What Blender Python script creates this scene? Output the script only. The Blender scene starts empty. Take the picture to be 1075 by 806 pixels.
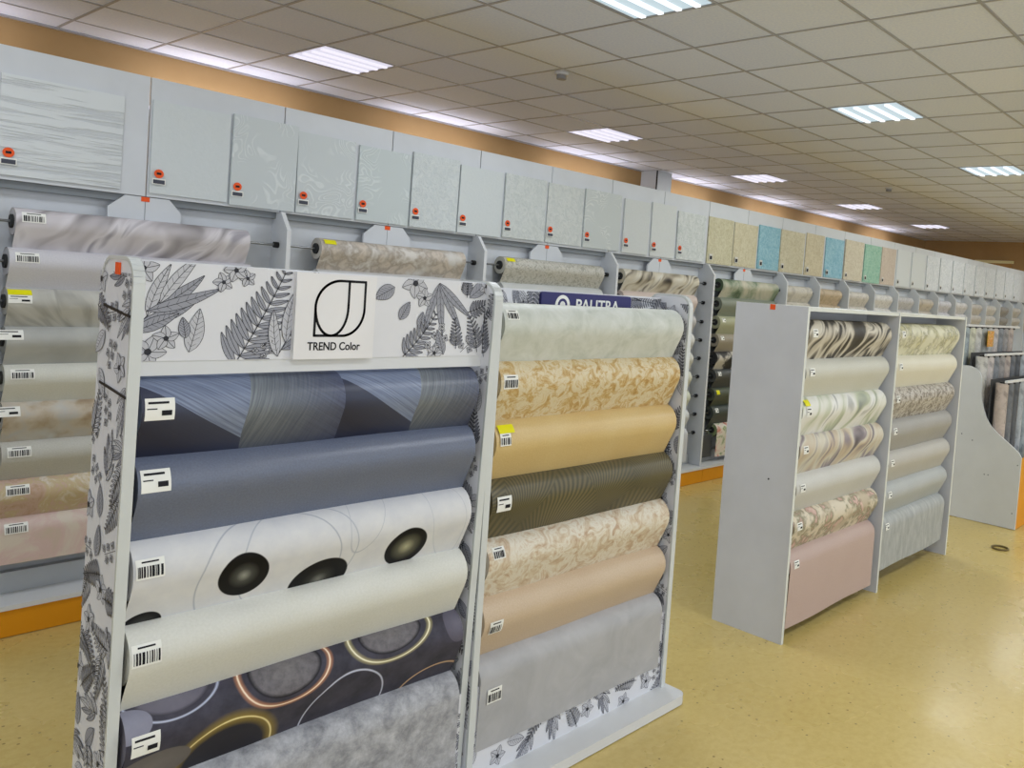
import bpy, math, random
from mathutils import Matrix, Vector, noise
random.seed(7)
sc = bpy.context.scene
C = sc.collection
# ------------------------------------------------------------------ camera
CAM_H = 1.70
YAW, PIT, ROL, FPX = 6.81742845e-01, -4.27679268e-02, -7.44369736e-02, 871.28
fw = Vector((math.cos(YAW)*math.cos(PIT), math.sin(YAW)*math.cos(PIT), math.sin(PIT)))
rt = Vector((math.sin(YAW), -math.cos(YAW), 0)); dn = fw.cross(rt)
rt2 = math.cos(ROL)*rt + math.sin(ROL)*dn
dn2 = -math.sin(ROL)*rt + math.cos(ROL)*dn
cam = bpy.data.cameras.new('camera'); camo = bpy.data.objects.new('camera', cam); C.objects.link(camo)
m = Matrix((rt2, -dn2, -fw)).transposed().to_4x4(); m.translation = (0, 0, CAM_H)
camo.matrix_world = m
cam.sensor_width = 36; cam.lens = FPX/1075*36
cam.shift_x = -155.68/1075; cam.shift_y = -61.1/1075; cam.clip_start = .02
sc.camera = camo
# ------------------------------------------------------------------ world, exposure
w = bpy.data.worlds.new('world'); sc.world = w; w.use_nodes = True
w.node_tree.nodes['Background'].inputs[0].default_value = (.84, .905, 1, 1)
w.node_tree.nodes['Background'].inputs[1].default_value = 1.2
sc.view_settings.view_transform = 'Standard'; sc.view_settings.look = 'None'
sc.view_settings.gamma = 1; sc.view_settings.exposure = 0.12
sc.view_settings.use_curve_mapping = False
# ceiling lamps (area lights right under the luminaires built further down)
CEIL = 3.257
GX0, GPX, GY0, GPY = 3.63, .59, 2.114, .6
LAMPS = []
for row, (iy, pw) in enumerate(((1, 17), (6, 15), (-4, 24), (-9, 24))):
    for ix in (-6, -1, 4, 9, 14, 19):
        LAMPS.append((ix, iy, pw, row))
for ix, iy, pw, row in LAMPS:
    l = bpy.data.lights.new('lamp_light', 'AREA'); l.shape = 'RECTANGLE'; l.size = .54; l.size_y = .54
    l.energy = pw; l.color = (.87, .92, 1.0) if ix <= 0 else (.93, .97, .96)
    o = bpy.data.objects.new('lamp_light', l); C.objects.link(o)
    o.location = (GX0+(ix+.5)*GPX, GY0+(iy+.5)*GPY, CEIL-.035)

# ------------------------------------------------------------------ helpers
def tag(o, label=None, cat=None, group=None, kind=None):
    if label: o['label'] = label
    if cat: o['category'] = cat
    if group: o['group'] = group
    if kind: o['kind'] = kind
    return o
def thing(name, label, cat, loc=(0, 0, 0), group=None):
    o = bpy.data.objects.new(name, None); C.objects.link(o); o.location = loc; o.empty_display_size = .05
    return tag(o, label, cat, group)
class MB:
    def __init__(s): s.v = []; s.f = []; s.uv = []; s.mi = []; s.sm = []
    def poly(s, pts, uv=None, mi=0, sm=False):
        b = len(s.v); s.v += [tuple(p) for p in pts]; s.f.append(list(range(b, b+len(pts))))
        s.uv.append(uv or [(0, 0)]*len(pts)); s.mi.append(mi); s.sm.append(sm)
    def quadgrid(s, P, UV, mi=0, sm=True):
        n, k = len(P), len(P[0]); b = len(s.v)
        for r in P: s.v += [tuple(p) for p in r]
        for i in range(n-1):
            for j in range(k-1):
                q = [(i, j), (i, j+1), (i+1, j+1), (i+1, j)]
                s.f.append([b+a*k+c for a, c in q]); s.uv.append([UV[a][c] for a, c in q]); s.mi.append(mi); s.sm.append(sm)
    def box(s, x0, x1, y0, y1, z0, z1, mi=0):
        P = [(x, y, z) for x in (x0, x1) for y in (y0, y1) for z in (z0, z1)]
        for q, ax in (((0, 1, 3, 2), 0), ((4, 6, 7, 5), 0), ((0, 4, 5, 1), 1), ((2, 3, 7, 6), 1), ((0, 2, 6, 4), 2), ((1, 5, 7, 3), 2)):
            pts = [P[i] for i in q]
            uv = [(p[1], p[2]) if ax == 0 else (p[0], p[2]) if ax == 1 else (p[0], p[1]) for p in pts]
            s.poly(pts, uv, mi)
        return s
    def prism_x(s, prof, x0, x1, mi=0):      # prof: (y, z) polygon
        n = len(prof)
        s.poly([(x0, y, z) for y, z in prof], [(y, z) for y, z in prof], mi)
        s.poly([(x1, y, z) for y, z in reversed(prof)], [(y, z) for y, z in reversed(prof)], mi)
        for i in range(n):
            (a, b), (c, d) = prof[i], prof[(i+1) % n]
            s.poly([(x0, a, b), (x1, a, b), (x1, c, d), (x0, c, d)], [(x0, b), (x1, b), (x1, d), (x0, d)], mi)
        return s
    def prism_z(s, prof, z0, z1, mi=0):
        n = len(prof)
        s.poly([(x, y, z0) for x, y in reversed(prof)], None, mi); s.poly([(x, y, z1) for x, y in prof], [(x, y) for x, y in prof], mi)
        for i in range(n):
            (a, b), (c, d) = prof[i], prof[(i+1) % n]
            s.poly([(a, b, z0), (c, d, z0), (c, d, z1), (a, b, z1)], None, mi)
        return s
    def prism_y(s, prof, y0, y1, mi=0):      # prof: (x, z)
        n = len(prof)
        s.poly([(x, y0, z) for x, z in prof], [(x, z) for x, z in prof], mi); s.poly([(x, y1, z) for x, z in reversed(prof)], None, mi)
        for i in range(n):
            (a, b), (c, d) = prof[i], prof[(i+1) % n]
            s.poly([(a, y0, b), (a, y1, b), (c, y1, d), (c, y0, d)], None, mi)
        return s
    def cyl(s, p0, p1, r, n=12, mi=0, caps=True):
        p0, p1 = Vector(p0), Vector(p1); d = (p1-p0).normalized()
        a = d.orthogonal().normalized(); b = d.cross(a)
        R = [[p+a*r*math.cos(2*math.pi*i/n)+b*r*math.sin(2*math.pi*i/n) for i in range(n+1)] for p in (p0, p1)]
        L = (p1-p0).length
        UV = [[(l, 2*math.pi*r*i/n) for i in range(n+1)] for l in (0, L)]
        s.quadgrid(R, UV, mi)
        if caps:
            s.poly(R[0][:n][::-1], None, mi); s.poly(R[1][:n], None, mi)
        return s
    def mesh(s, name, mats):
        me = bpy.data.meshes.new(name); me.from_pydata(s.v, [], s.f)
        u = me.uv_layers.new(name='UVMap')
        u.data.foreach_set('uv', [c for f in s.uv for p in f for c in p])
        me.polygons.foreach_set('material_index', s.mi); me.polygons.foreach_set('use_smooth', s.sm)
        for mm in (mats if isinstance(mats, (list, tuple)) else [mats]): me.materials.append(mm)
        me.update(); return me
    def build(s, name, mats, parent=None, bevel=0, loc=None):
        o = bpy.data.objects.new(name, s.mesh(name, mats)); C.objects.link(o)
        if parent: o.parent = parent; 
        if loc: o.location = loc
        if parent and not loc: shift(o, parent)
        if bevel:
            b = o.modifiers.new('bevel', 'BEVEL'); b.width = bevel; b.segments = 2; b.limit_method = 'ANGLE'; b.angle_limit = .6
        return o
def wloc(o):
    v = Vector((0, 0, 0))
    while o: v = v+o.location; o = o.parent
    return v
def shift(o, parent):                        # geometry was written in world coordinates
    o.location = -wloc(parent)
def box(name, a, mat, parent=None, bevel=0): return MB().box(*a).build(name, mat, parent, bevel)

# ------------------------------------------------------------------ materials
def srgb(h):
    h = h.lstrip('#'); c = [int(h[i:i+2], 16)/255 for i in (0, 2, 4)]
    return tuple(((x+.055)/1.055)**2.4 if x > .04045 else x/12.92 for x in c)+(1,)
def base(name, rough=.55, spec=.4):
    mt = bpy.data.materials.new(name); mt.use_nodes = True
    nt = mt.node_tree; b = nt.nodes['Principled BSDF']
    b.inputs['Roughness'].default_value = rough; b.inputs['Specular IOR Level'].default_value = spec
    return mt, nt, b
def N(nt, t, **kw):
    n = nt.nodes.new(t)
    for k, v in kw.items():
        if k.startswith('i_'):
            key = k[2:]; key = int(key) if key.isdigit() else key.replace('_', ' ')
            n.inputs[key].default_value = v
        else: setattr(n, k, v)
    return n
def ramp(nt, fac, stops, interp='LINEAR'):
    r = nt.nodes.new('ShaderNodeValToRGB'); r.color_ramp.interpolation = interp
    e = r.color_ramp.elements
    while len(e) < len(stops): e.new(.5)
    for i, (p, c) in enumerate(stops): e[i].position = p; e[i].color = srgb(c) if isinstance(c, str) else c
    nt.links.new(fac, r.inputs[0]); return r.outputs[0]
def bump(nt, b, h, strength=.2, dist=.002):
    n = N(nt, 'ShaderNodeBump', i_Strength=strength, i_Distance=dist)
    nt.links.new(h, n.inputs['Height']); nt.links.new(n.outputs[0], b.inputs['Normal'])
def coords(nt, scale=(1, 1, 1), rot=0, src='UV', loc=(0, 0, 0)):
    t = nt.nodes.new('ShaderNodeTexCoord'); mp = N(nt, 'ShaderNodeMapping')
    mp.inputs['Scale'].default_value = scale; mp.inputs['Rotation'].default_value = (0, 0, rot); mp.inputs['Location'].default_value = loc
    nt.links.new(t.outputs[src], mp.inputs[0]); return mp.outputs[0]
def rotscale(nt, vec, rot, scale):
    a = N(nt, 'ShaderNodeMapping'); a.inputs['Rotation'].default_value = (0, 0, rot); nt.links.new(vec, a.inputs[0])
    b_ = N(nt, 'ShaderNodeMapping'); b_.inputs['Scale'].default_value = scale; nt.links.new(a.outputs[0], b_.inputs[0]); return b_.outputs[0]
def noise_t(nt, vec, scale, detail=4, rough=.55, dist=0):
    n = N(nt, 'ShaderNodeTexNoise', i_Scale=scale, i_Detail=detail, i_Roughness=rough, i_Distortion=dist)
    nt.links.new(vec, n.inputs['Vector']); return n.outputs[0]
def mix(nt, fac, a, b, mode='MIX'):
    n = nt.nodes.new('ShaderNodeMix'); n.data_type = 'RGBA'; n.blend_type = mode
    for s_, v in ((0, fac), (6, a), (7, b)):
        if isinstance(v, (int, float)): n.inputs[s_].default_value = v
        elif isinstance(v, (str, tuple)): n.inputs[s_].default_value = srgb(v) if isinstance(v, str) else v
        else: nt.links.new(v, n.inputs[s_])
    return n.outputs[2]
def math_(nt, op, a, b=None, clamp=False):
    n = nt.nodes.new('ShaderNodeMath'); n.operation = op; n.use_clamp = clamp
    for i, v in enumerate((a, b)):
        if v is None: continue
        if isinstance(v, (int, float)): n.inputs[i].default_value = v
        else: nt.links.new(v, n.inputs[i])
    return n.outputs[0]
_cache = {}
def flat(name, col, rough=.5, spec=.4, metal=0):
    if name in _cache: return _cache[name]
    mt, nt, b = base(name, rough, spec); b.inputs['Base Color'].default_value = srgb(col); b.inputs['Metallic'].default_value = metal
    v = coords(nt, src='Object'); n = noise_t(nt, v, 6, 3)
    nt.links.new(ramp(nt, n, [(.3, tuple(x*.94 for x in srgb(col)[:3])+(1,)), (.7, srgb(col))]), b.inputs['Base Color'])
    _cache[name] = mt; return mt
def paper_plain(name, c1, c2, scale=9, fine=160, bstr=.15, rough=.5, spec=.45):
    mt, nt, b = base(name, rough, spec); v = coords(nt)
    n1 = noise_t(nt, v, scale, 5); n2 = noise_t(nt, v, fine, 2)
    c = mix(nt, n1, c1, c2); nt.links.new(mix(nt, .12, c, ramp(nt, n2, [(.3, '#202020'), (.7, '#ffffff')]), 'SOFT_LIGHT'), b.inputs['Base Color'])
    bump(nt, b, n2, bstr); return mt
def paper_mottle(name, stops, scale=7, detail=8, rough=.65, dist=1.0, bstr=.2, r=.5, stretch=(1, 1, 1), rot=0):
    mt, nt, b = base(name, r, .45); v = coords(nt, stretch, rot)
    n1 = noise_t(nt, v, scale, detail, rough, dist)
    nt.links.new(ramp(nt, n1, stops), b.inputs['Base Color']); bump(nt, b, n1, bstr, .003); return mt
def paper_feather(name, stops, scale=4, rot=.9, dist=6, stretch=(1, 1, 1), detail=3, bstr=.1, dscale=1.2):
    # soft overlapping plumes: strongly stretched, domain-warped noise
    mt, nt, b = base(name, .5, .4); v = coords(nt)
    w1 = N(nt, 'ShaderNodeTexNoise', i_Scale=3.2, i_Detail=1.0); nt.links.new(v, w1.inputs['Vector'])
    wv = N(nt, 'ShaderNodeVectorMath', operation='MULTIPLY_ADD'); nt.links.new(w1.outputs[1], wv.inputs[0])
    wv.inputs[1].default_value = (.28, .28, 0); nt.links.new(v, wv.inputs[2])
    n = noise_t(nt, rotscale(nt, wv.outputs[0], -1.35*rot, (scale*1.6, scale*6.5, 1)), 1.0, detail, .5, .5)
    st = [(.32+.36*p, c) for p, c in stops]
    nt.links.new(ramp(nt, n, st), b.inputs['Base Color']); bump(nt, b, n, bstr); return mt
def paper_flower(name, bg, stops, scale=7, rough=.55, thr=.5, stretch=(1, 1, 1)):
    # blossoms: distorted voronoi cells over a ground colour
    mt, nt, b = base(name, .5, .4); v = coords(nt, stretch)
    n = N(nt, 'ShaderNodeTexNoise', i_Scale=scale*1.2, i_Detail=4.0); nt.links.new(v, n.inputs['Vector'])
    mx = mix(nt, .16, v, n.outputs[1], 'ADD')
    vo = N(nt, 'ShaderNodeTexVoronoi', i_Scale=scale); nt.links.new(mx, vo.inputs['Vector'])
    c = ramp(nt, vo.outputs['Distance'], stops)
    n3 = noise_t(nt, v, scale*.45, 3)
    f = ramp(nt, n3, [(thr-.06, '#000000'), (thr+.06, '#ffffff')])
    nt.links.new(mix(nt, f, bg, c), b.inputs['Base Color']); bump(nt, b, vo.outputs['Distance'], .12); return mt
def ellipse_d(nt, uv, cu, cv, ru, rv, ang):
    mp = N(nt, 'ShaderNodeMapping'); mp.vector_type = 'TEXTURE'
    mp.inputs['Location'].default_value = (cu, cv, 0); mp.inputs['Rotation'].default_value = (0, 0, ang); mp.inputs['Scale'].default_value = (ru, rv, 1)
    nt.links.new(uv, mp.inputs[0]); ln = N(nt, 'ShaderNodeVectorMath', operation='LENGTH'); nt.links.new(mp.outputs[0], ln.inputs[0])
    return ln.outputs['Value']
def paper_ovals(name, ground, ovals):
    """ovals: (cu, cv, ru, rv, angle, fill stops, rim colour or None, rim radius, rim width)"""
    mt, nt, b = base(name, .5, .2); t = nt.nodes.new('ShaderNodeTexCoord'); uv = t.outputs['UV']
    n = noise_t(nt, uv, 14, 6, .65); col = ramp(nt, n, ground)
    for cu, cv, ru, rv, ang, fill, rim, rr, rw in ovals:
        d = ellipse_d(nt, uv, cu, cv, ru, rv, ang)
        if fill:
            mask = ramp(nt, d, [(.96, '#ffffff'), (1.0, '#000000')])
            fc = mix(nt, .5 if fill is stone else .1, ramp(nt, d, fill), ramp(nt, noise_t(nt, uv, 45, 6, .7), [(.3, '#505050'), (.7, '#c8c8c8')]), 'OVERLAY')
            col = mix(nt, mask, col, fc)
        if rim:
            e = math_(nt, 'DIVIDE', math_(nt, 'ABSOLUTE', math_(nt, 'SUBTRACT', d, rr)), rw)
            mask = ramp(nt, e, [(0, '#ffffff'), (.25, '#d8d8d8'), (1, '#000000')]); col = mix(nt, mask, col, rim)
    nt.links.new(col, b.inputs['Base Color']); return mt
def paper_shards(name):
    # repeat of 0.49 m: a light brushed blade under a diagonal edge, then a steep grey brushed sweep
    mt, nt, b = base(name, .36, .5); v = coords(nt)
    sx = nt.nodes.new('ShaderNodeSeparateXYZ'); nt.links.new(v, sx.inputs[0])
    up = math_(nt, 'MODULO', math_(nt, 'ADD', sx.outputs[0], .493), .493); d = math_(nt, 'MULTIPLY', sx.outputs[1], -1)
    wob = math_(nt, 'MULTIPLY', math_(nt, 'SINE', math_(nt, 'MULTIPLY', d, 9)), .03)
    edge = math_(nt, 'ADD', math_(nt, 'MULTIPLY', up, .66), .05)
    below = math_(nt, 'MULTIPLY', math_(nt, 'SUBTRACT', d, edge), 9, True)
    cut = math_(nt, 'GREATER_THAN', math_(nt, 'SUBTRACT', d, edge), 0)
    sweep = math_(nt, 'GREATER_THAN', math_(nt, 'ADD', up, wob), .262)
    def streak(rot, sc):
        return noise_t(nt, rotscale(nt, v, rot, sc), 1, 3, .6)
    s1 = streak(.58, (5, 170, 1)); s2 = streak(-1.28, (6, 170, 1))
    blade = ramp(nt, s1, [(.3, '#58627c'), (.7, '#8b98b2')])
    dark = mix(nt, below, '#343a50', '#20243a')
    left = mix(nt, cut, blade, dark)
    fade = math_(nt, 'MULTIPLY', math_(nt, 'SUBTRACT', up, .25), 4, True)
    sw = mix(nt, fade, ramp(nt, s2, [(.3, '#565d68'), (.7, '#868d92')]), ramp(nt, s1, [(.3, '#3b4058'), (.7, '#535b78')]))
    sw = mix(nt, math_(nt, 'MULTIPLY', math_(nt, 'SUBTRACT', d, .12), 5, True), sw, '#2d3142')
    nt.links.new(mix(nt, sweep, left, sw), b.inputs['Base Color']); bump(nt, b, s1, .15); return mt
def paper_fans(name, c1, c2):
    mt, nt, b = base(name, .42, .5); v = coords(nt, (2.6, 2.6, 1), .3)
    vo = N(nt, 'ShaderNodeTexVoronoi', i_Scale=1.0); nt.links.new(v, vo.inputs['Vector'])
    sub = N(nt, 'ShaderNodeVectorMath', operation='SUBTRACT'); nt.links.new(v, sub.inputs[0]); nt.links.new(vo.outputs['Position'], sub.inputs[1])
    sx = nt.nodes.new('ShaderNodeSeparateXYZ'); nt.links.new(sub.outputs[0], sx.inputs[0])
    an = math_(nt, 'ARCTAN2', math_(nt, 'ADD', sx.outputs[1], .55), sx.outputs[0])
    s = math_(nt, 'SINE', math_(nt, 'MULTIPLY', an, 90))
    f = math_(nt, 'MULTIPLY', math_(nt, 'ADD', s, 1), .5)
    f2 = math_(nt, 'MULTIPLY', f, ramp(nt, vo.outputs['Distance'], [(0, '#ffffff'), (.75, '#404040')]))
    nt.links.new(mix(nt, f2, c1, c2), b.inputs['Base Color']); bump(nt, b, f, .15); return mt

WHITE = flat('white_laminate', '#d9dbdd', .35, .5)
WHITE2 = flat('pale_grey_laminate', '#ced2d7', .38, .45)
GREYLAM = flat('grey_laminate', '#b9bdc0', .38, .45)
SHADETRIM = flat('grey_shade_and_trim', '#7d8388', .5, .4)  # painted shade line under the sample boards; also seams and screw caps
EDGE = flat('glossy_edge', '#cfd3d2', .25, .6)
ORANGE = flat('orange_laminate', '#e09512', .4, .45)
BLACK = flat('black_plastic', '#141416', .5, .4)
DARKCORE = flat('dark_core', '#2b2c2d', .6, .3)
STEEL = flat('steel_rod', '#8d9092', .3, .6, .8)
ORTAG = flat('orange_tag', '#ee5a20', .5, .3)
YELTAG = flat('yellow_tag', '#e6e000', .5, .3)
INK = flat('ink_print', '#1d1d22', .6, .2)
TAGW = flat('tag_white', '#f0f0ea', .5, .3)
NAVY = flat('navy_plastic', '#2b2a66', .4, .4)
LEAFD = flat('print_dark', '#2f3038', .55, .3)
LEAFM = flat('print_mid', '#9a9ca6', .55, .3)
LEAFL = flat('print_light', '#c2c3ca', .55, .3)
PRINTW = flat('print_ground', '#dedfe4', .4, .4)
def emit(name, col, s):
    mt, nt, b = base(name); b.inputs['Emission Color'].default_value = srgb(col); b.inputs['Emission Strength'].default_value = s
    b.inputs['Base Color'].default_value = (.1, .1, .1, 1); return mt

# ------------------------------------------------------------------ floor
def floor_mat():
    mt, nt, b = base('yellow_linoleum', .3, .5); v = coords(nt, src='Object')
    big = ramp(nt, noise_t(nt, v, .9, 4), [(.3, '#c2ab66'), (.7, '#cab472')])
    fine = ramp(nt, noise_t(nt, v, 30, 5, .7), [(.35, '#8a7a50'), (.6, '#ffffff')])
    c = mix(nt, .16, big, fine, 'SOFT_LIGHT')
    vo = N(nt, 'ShaderNodeTexVoronoi', i_Scale=26.0); nt.links.new(v, vo.inputs['Vector'])
    sp = nt.nodes.new('ShaderNodeSeparateColor'); nt.links.new(vo.outputs['Color'], sp.inputs[0])
    dot = math_(nt, 'MULTIPLY', math_(nt, 'LESS_THAN', vo.outputs['Distance'], .13), math_(nt, 'GREATER_THAN', sp.outputs[0], .4))
    c = mix(nt, math_(nt, 'MULTIPLY', dot, .75), c, '#6f5a2e')
    nt.links.new(c, b.inputs['Base Color'])
    rr = ramp(nt, noise_t(nt, v, 2.2, 4), [(.3, (.22,)*3+(1,)), (.7, (.36,)*3+(1,))]); nt.links.new(rr, b.inputs['Roughness'])
    bump(nt, b, noise_t(nt, v, 5, 2), .06, .004); return mt
tag(box('floor', (-5, 18.3, -6, 7.4, -.1, 0), floor_mat()), 'speckled yellow linoleum floor', kind='structure')
def wall_mat():
    mt, nt, b = base('ochre_wall', .7, .2); v = coords(nt, src='Object')
    nt.links.new(ramp(nt, noise_t(nt, v, 2, 4), [(.3, '#a8865a'), (.7, '#b39266')]), b.inputs['Base Color']); bump(nt, b, noise_t(nt, v, 120, 2), .1); return mt
WALLM = wall_mat()
tag(box('wall_left', (-5, 18.3, 7.31, 7.45, 0, CEIL+.05), WALLM), 'ochre painted long wall behind the display row', kind='structure')
tag(box('wall_back', (18.22, 18.36, -6, 7.31, 0, CEIL+.05), WALLM), 'ochre painted wall at the far end of the shop', kind='structure')
t = tag(box('column', (8.37, 8.66, 7.02, 7.31, 0, CEIL), WHITE2), 'pale square column standing against the ochre wall', kind='structure')
box('conduit', (8.355, 8.37, 7.02, 7.035, 2.9, CEIL), BLACK, t)
dr = thing('door_1', 'pale lintel of an opening in the far ochre wall', None, (18.2, 5.75, 2.8)); tag(dr, kind='structure')
box('lintel', (18.17, 18.22, 5.36, 6.16, 2.80, 2.86), flat('cream_lintel', '#f3e8b4', .5), dr)
box('soffit', (18.19, 18.22, 5.40, 6.12, 2.1, 2.80), flat('opening_ochre', '#b88d52', .6), dr)

# ------------------------------------------------------------------ ceiling: T-bar grid, single tiles, luminaires
def tile_mat():
    mt, nt, b = base('ceiling_tile', .65, .3); v = coords(nt, src='Object')
    oi = nt.nodes.new('ShaderNodeObjectInfo')
    c = mix(nt, oi.outputs['Random'], '#d9dff5', '#e3e8fb')
    c2 = mix(nt, .3, c, ramp(nt, noise_t(nt, v, 60, 3), [(.35, '#b0b0b0'), (.65, '#ffffff')]), 'SOFT_LIGHT')
    nt.links.new(c2, b.inputs['Base Color']); return mt
TILE = tile_mat()
BAR = flat('ceiling_bar', '#a2a1a6', .3, .6)
BARW = flat('ceiling_bar_white', '#e8e6ea', .25, .6)
ceil = tag(box('ceiling', (-5, 18.3, -6, 7.4, CEIL+.06, CEIL+.1), flat('ceiling_void', '#6a686a', .8)), 'suspended grid ceiling of pale grey square tiles', kind='structure')
lampset = {(ix, iy) for ix, iy, p, r in LAMPS}
IX = range(-9, 25); IY = range(-13, 9)
tm = MB().box(-GPX/2+.009, GPX/2-.009, -GPY/2+.009, GPY/2-.009, 0, .012).mesh('ceiling_tile', TILE)
cells = []
def inview(x, y, z):
    d = Vector((x, y, z-CAM_H)); zc = d.dot(fw)
    if zc < .2: return False
    u = 693.2+FPX*d.dot(rt2)/zc; v_ = 341.9+FPX*d.dot(dn2)/zc
    return -60 < u < 1135 and -80 < v_ < 800
for ix in IX:
    for iy in IY:
        if (ix, iy) in lampset: continue
        x = GX0+(ix+.5)*GPX; y = GY0+(iy+.5)*GPY
        vis = any(inview(x+a*.3, y+b_*.3, CEIL) for a in (-1, 0, 1) for b_ in (-1, 0, 1))
        cells.append((0 if vis else 1, math.hypot(x, y), ix, iy, x, y))
cells.sort()
rest = MB()
for k, (vis, d, ix, iy, x, y) in enumerate(cells):
    hy = GPY/2-.009
    y1 = min(y+hy, 7.30)
    if y1 < y-hy+.05: continue
    if k < 300 and vis == 0:
        o = bpy.data.objects.new('ceiling_tile', tm); C.objects.link(o); o.parent = ceil
        o.location = (x, y, CEIL+random.uniform(-.001, .001))
        if y1 < y+hy: o.scale.y = (y1-(y-hy))/(2*hy); o.location.y = (y1+y-hy)/2
        o.rotation_euler = (random.uniform(-.002, .002), random.uniform(-.002, .002), 0)
    else:
        rest.box(x-GPX/2+.009, x+GPX/2-.009, y-hy, y1, CEIL, CEIL+.012)
if rest.f: tag(rest.build('far_ceiling_tiles', TILE, ceil), kind='stuff')
for ix in range(-9, 26):
    x = GX0+ix*GPX; box('cross_bar', (x-.008, x+.008, -6, 7.3, CEIL-.004, CEIL+.03), BAR, ceil)
for iy in range(-13, 9):
    y = GY0+iy*GPY; box('main_bar', (-5, 18.2, y-.008, y+.008, CEIL-.005, CEIL+.029), BAR, ceil)
box('edge_trim', (-5, 18.2, 7.27, 7.31, CEIL-.012, CEIL+.02), BAR, ceil)
LHOUS = flat('luminaire_housing', '#d8dce4', .4)
LEMIT = [emit('luminaire_cool', '#f2f8ff', 1.2), emit('luminaire_soft', '#f3efff', .9)]
LDIF = [emit('diffuser_bright', '#cfe4ee', .75), emit('diffuser_soft', '#e2dff0', .82)]
ordn = ['first', 'second', 'third', 'fourth', 'fifth', 'sixth', 'seventh', 'eighth', 'ninth', 'tenth', 'eleventh', 'twelfth', 'thirteenth', 'fourteenth',
        'fifteenth', 'sixteenth', 'seventeenth', 'eighteenth', 'nineteenth', 'twentieth']
cnt = {}
for ix, iy, pw, row in LAMPS:
    x = GX0+(ix+.5)*GPX; y = GY0+(iy+.5)*GPY
    where = ['above the front display stands', 'near the ochre wall', 'above the near aisle', 'far to the right'][row]
    k = cnt.get(row, 0); cnt[row] = k+1
    lab = f'square four-tube ceiling luminaire {where}, {ordn[k]} along its row'
    L = thing('ceiling_luminaire', lab, 'ceiling light', (x, y, CEIL), 'square ceiling luminaires')
    q = 1 if row == 1 else 0
    box('housing', (x-.29, x+.29, y-.29, y+.29, CEIL+.002, CEIL+.03), LHOUS, L)
    box('diffuser', (x-.272, x+.272, y-.272, y+.272, CEIL-.003, CEIL+.002), LDIF[q], L)
    for j in range(4):
        yy = y+(-.195+.13*j)
        box('tube', (x-.262, x+.262, yy-.017, yy+.017, CEIL-.016, CEIL-.004), LEMIT[q], L)
for i, (x, y) in enumerate(((4.30, 4.61), (10.29, 4.68))):
    t = thing('smoke_detector', ['small smoke detector on the ceiling nearer the camera', 'smoke detector on the ceiling farther down the aisle'][i], 'smoke detector', (x, y, CEIL), 'ceiling smoke detectors')
    MB().cyl((x, y, CEIL-.02), (x, y, CEIL-.002), .05, 16).build('base_plate', flat('detector_white', '#cfcfd2'), t)
    MB().cyl((x, y, CEIL-.05), (x, y, CEIL-.02), .036, 16).build('sensor_head', flat('detector_grey', '#8c8c90'), t)

TUBE = emit('strip_tube', '#f2eeff', 2.0)
for i in range(8):
    x = .9+i*2.1
    t = thing('strip_light', f'white strip light low on the ochre wall behind the rack, {ordn[i]} along the wall', 'strip light', (x, 7.2, 2.8), 'strip lights behind the rack')
    box('bracket', (x-.6, x+.6, 7.16, 7.31, 2.76, 2.79), WHITE, t); MB().cyl((x-.58, 7.2, 2.81), (x+.58, 7.2, 2.81), .014, 8).build('tube', TUBE, t)
    l = bpy.data.lights.new('strip_glow', 'AREA'); l.shape = 'RECTANGLE'; l.size = 1.2; l.size_y = .05; l.energy = 3.2; l.color = (.95, .93, 1)
    o = bpy.data.objects.new('strip_glow', l); C.objects.link(o); o.location = (x, 7.12, 2.83); o.rotation_euler = (math.pi-.35, 0, 0)
# ------------------------------------------------------------------ wallpaper rolls
class Prof:
    """roll of paper: circle around (yc, zc) whose outer lap leaves the front and runs down to T"""
    def __init__(s, yc, zc, r, T):
        s.yc, s.zc, s.r = yc, zc, r
        a, b = -(T[0]-yc), T[1]-zc; D = math.hypot(a, b)
        ph = math.atan2(a, b) % (2*math.pi)
        s.pt = ph-math.acos(min(1, r/D)); s.T = T
        s.E = (yc-r*math.sin(s.pt), zc+r*math.cos(s.pt)); s.L = math.hypot(T[0]-s.E[0], T[1]-s.E[1])
    def at(s, v):                            # v: arc length from the top, positive to the front
        ph = v/s.r
        if ph <= s.pt: n = (-math.sin(ph), math.cos(ph)); return (s.yc+s.r*n[0], s.zc+s.r*n[1]), n
        k = (v-s.r*s.pt)/s.L; n = (-math.sin(s.pt), math.cos(s.pt))
        return (s.E[0]+(s.T[0]-s.E[0])*k, s.E[1]+(s.T[1]-s.E[1])*k), n
    def vmax(s): return s.r*s.pt+s.L
def conform(P, x0, x1, v0, v1, off, nseg=4, mb=None, uv0=0):
    mb = mb or MB()
    vs = [v0+(v1-v0)*i/nseg for i in range(nseg+1)]; R = []; UV = []
    for v in vs:
        (y, z), n = P.at(v); y += n[0]*off; z += n[1]*off
        R.append([(x0, y, z), (x1, y, z)]); UV.append([(0, -v), (x1-x0, -v)])
    mb.quadgrid(R[::-1], UV[::-1]); return mb
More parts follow.
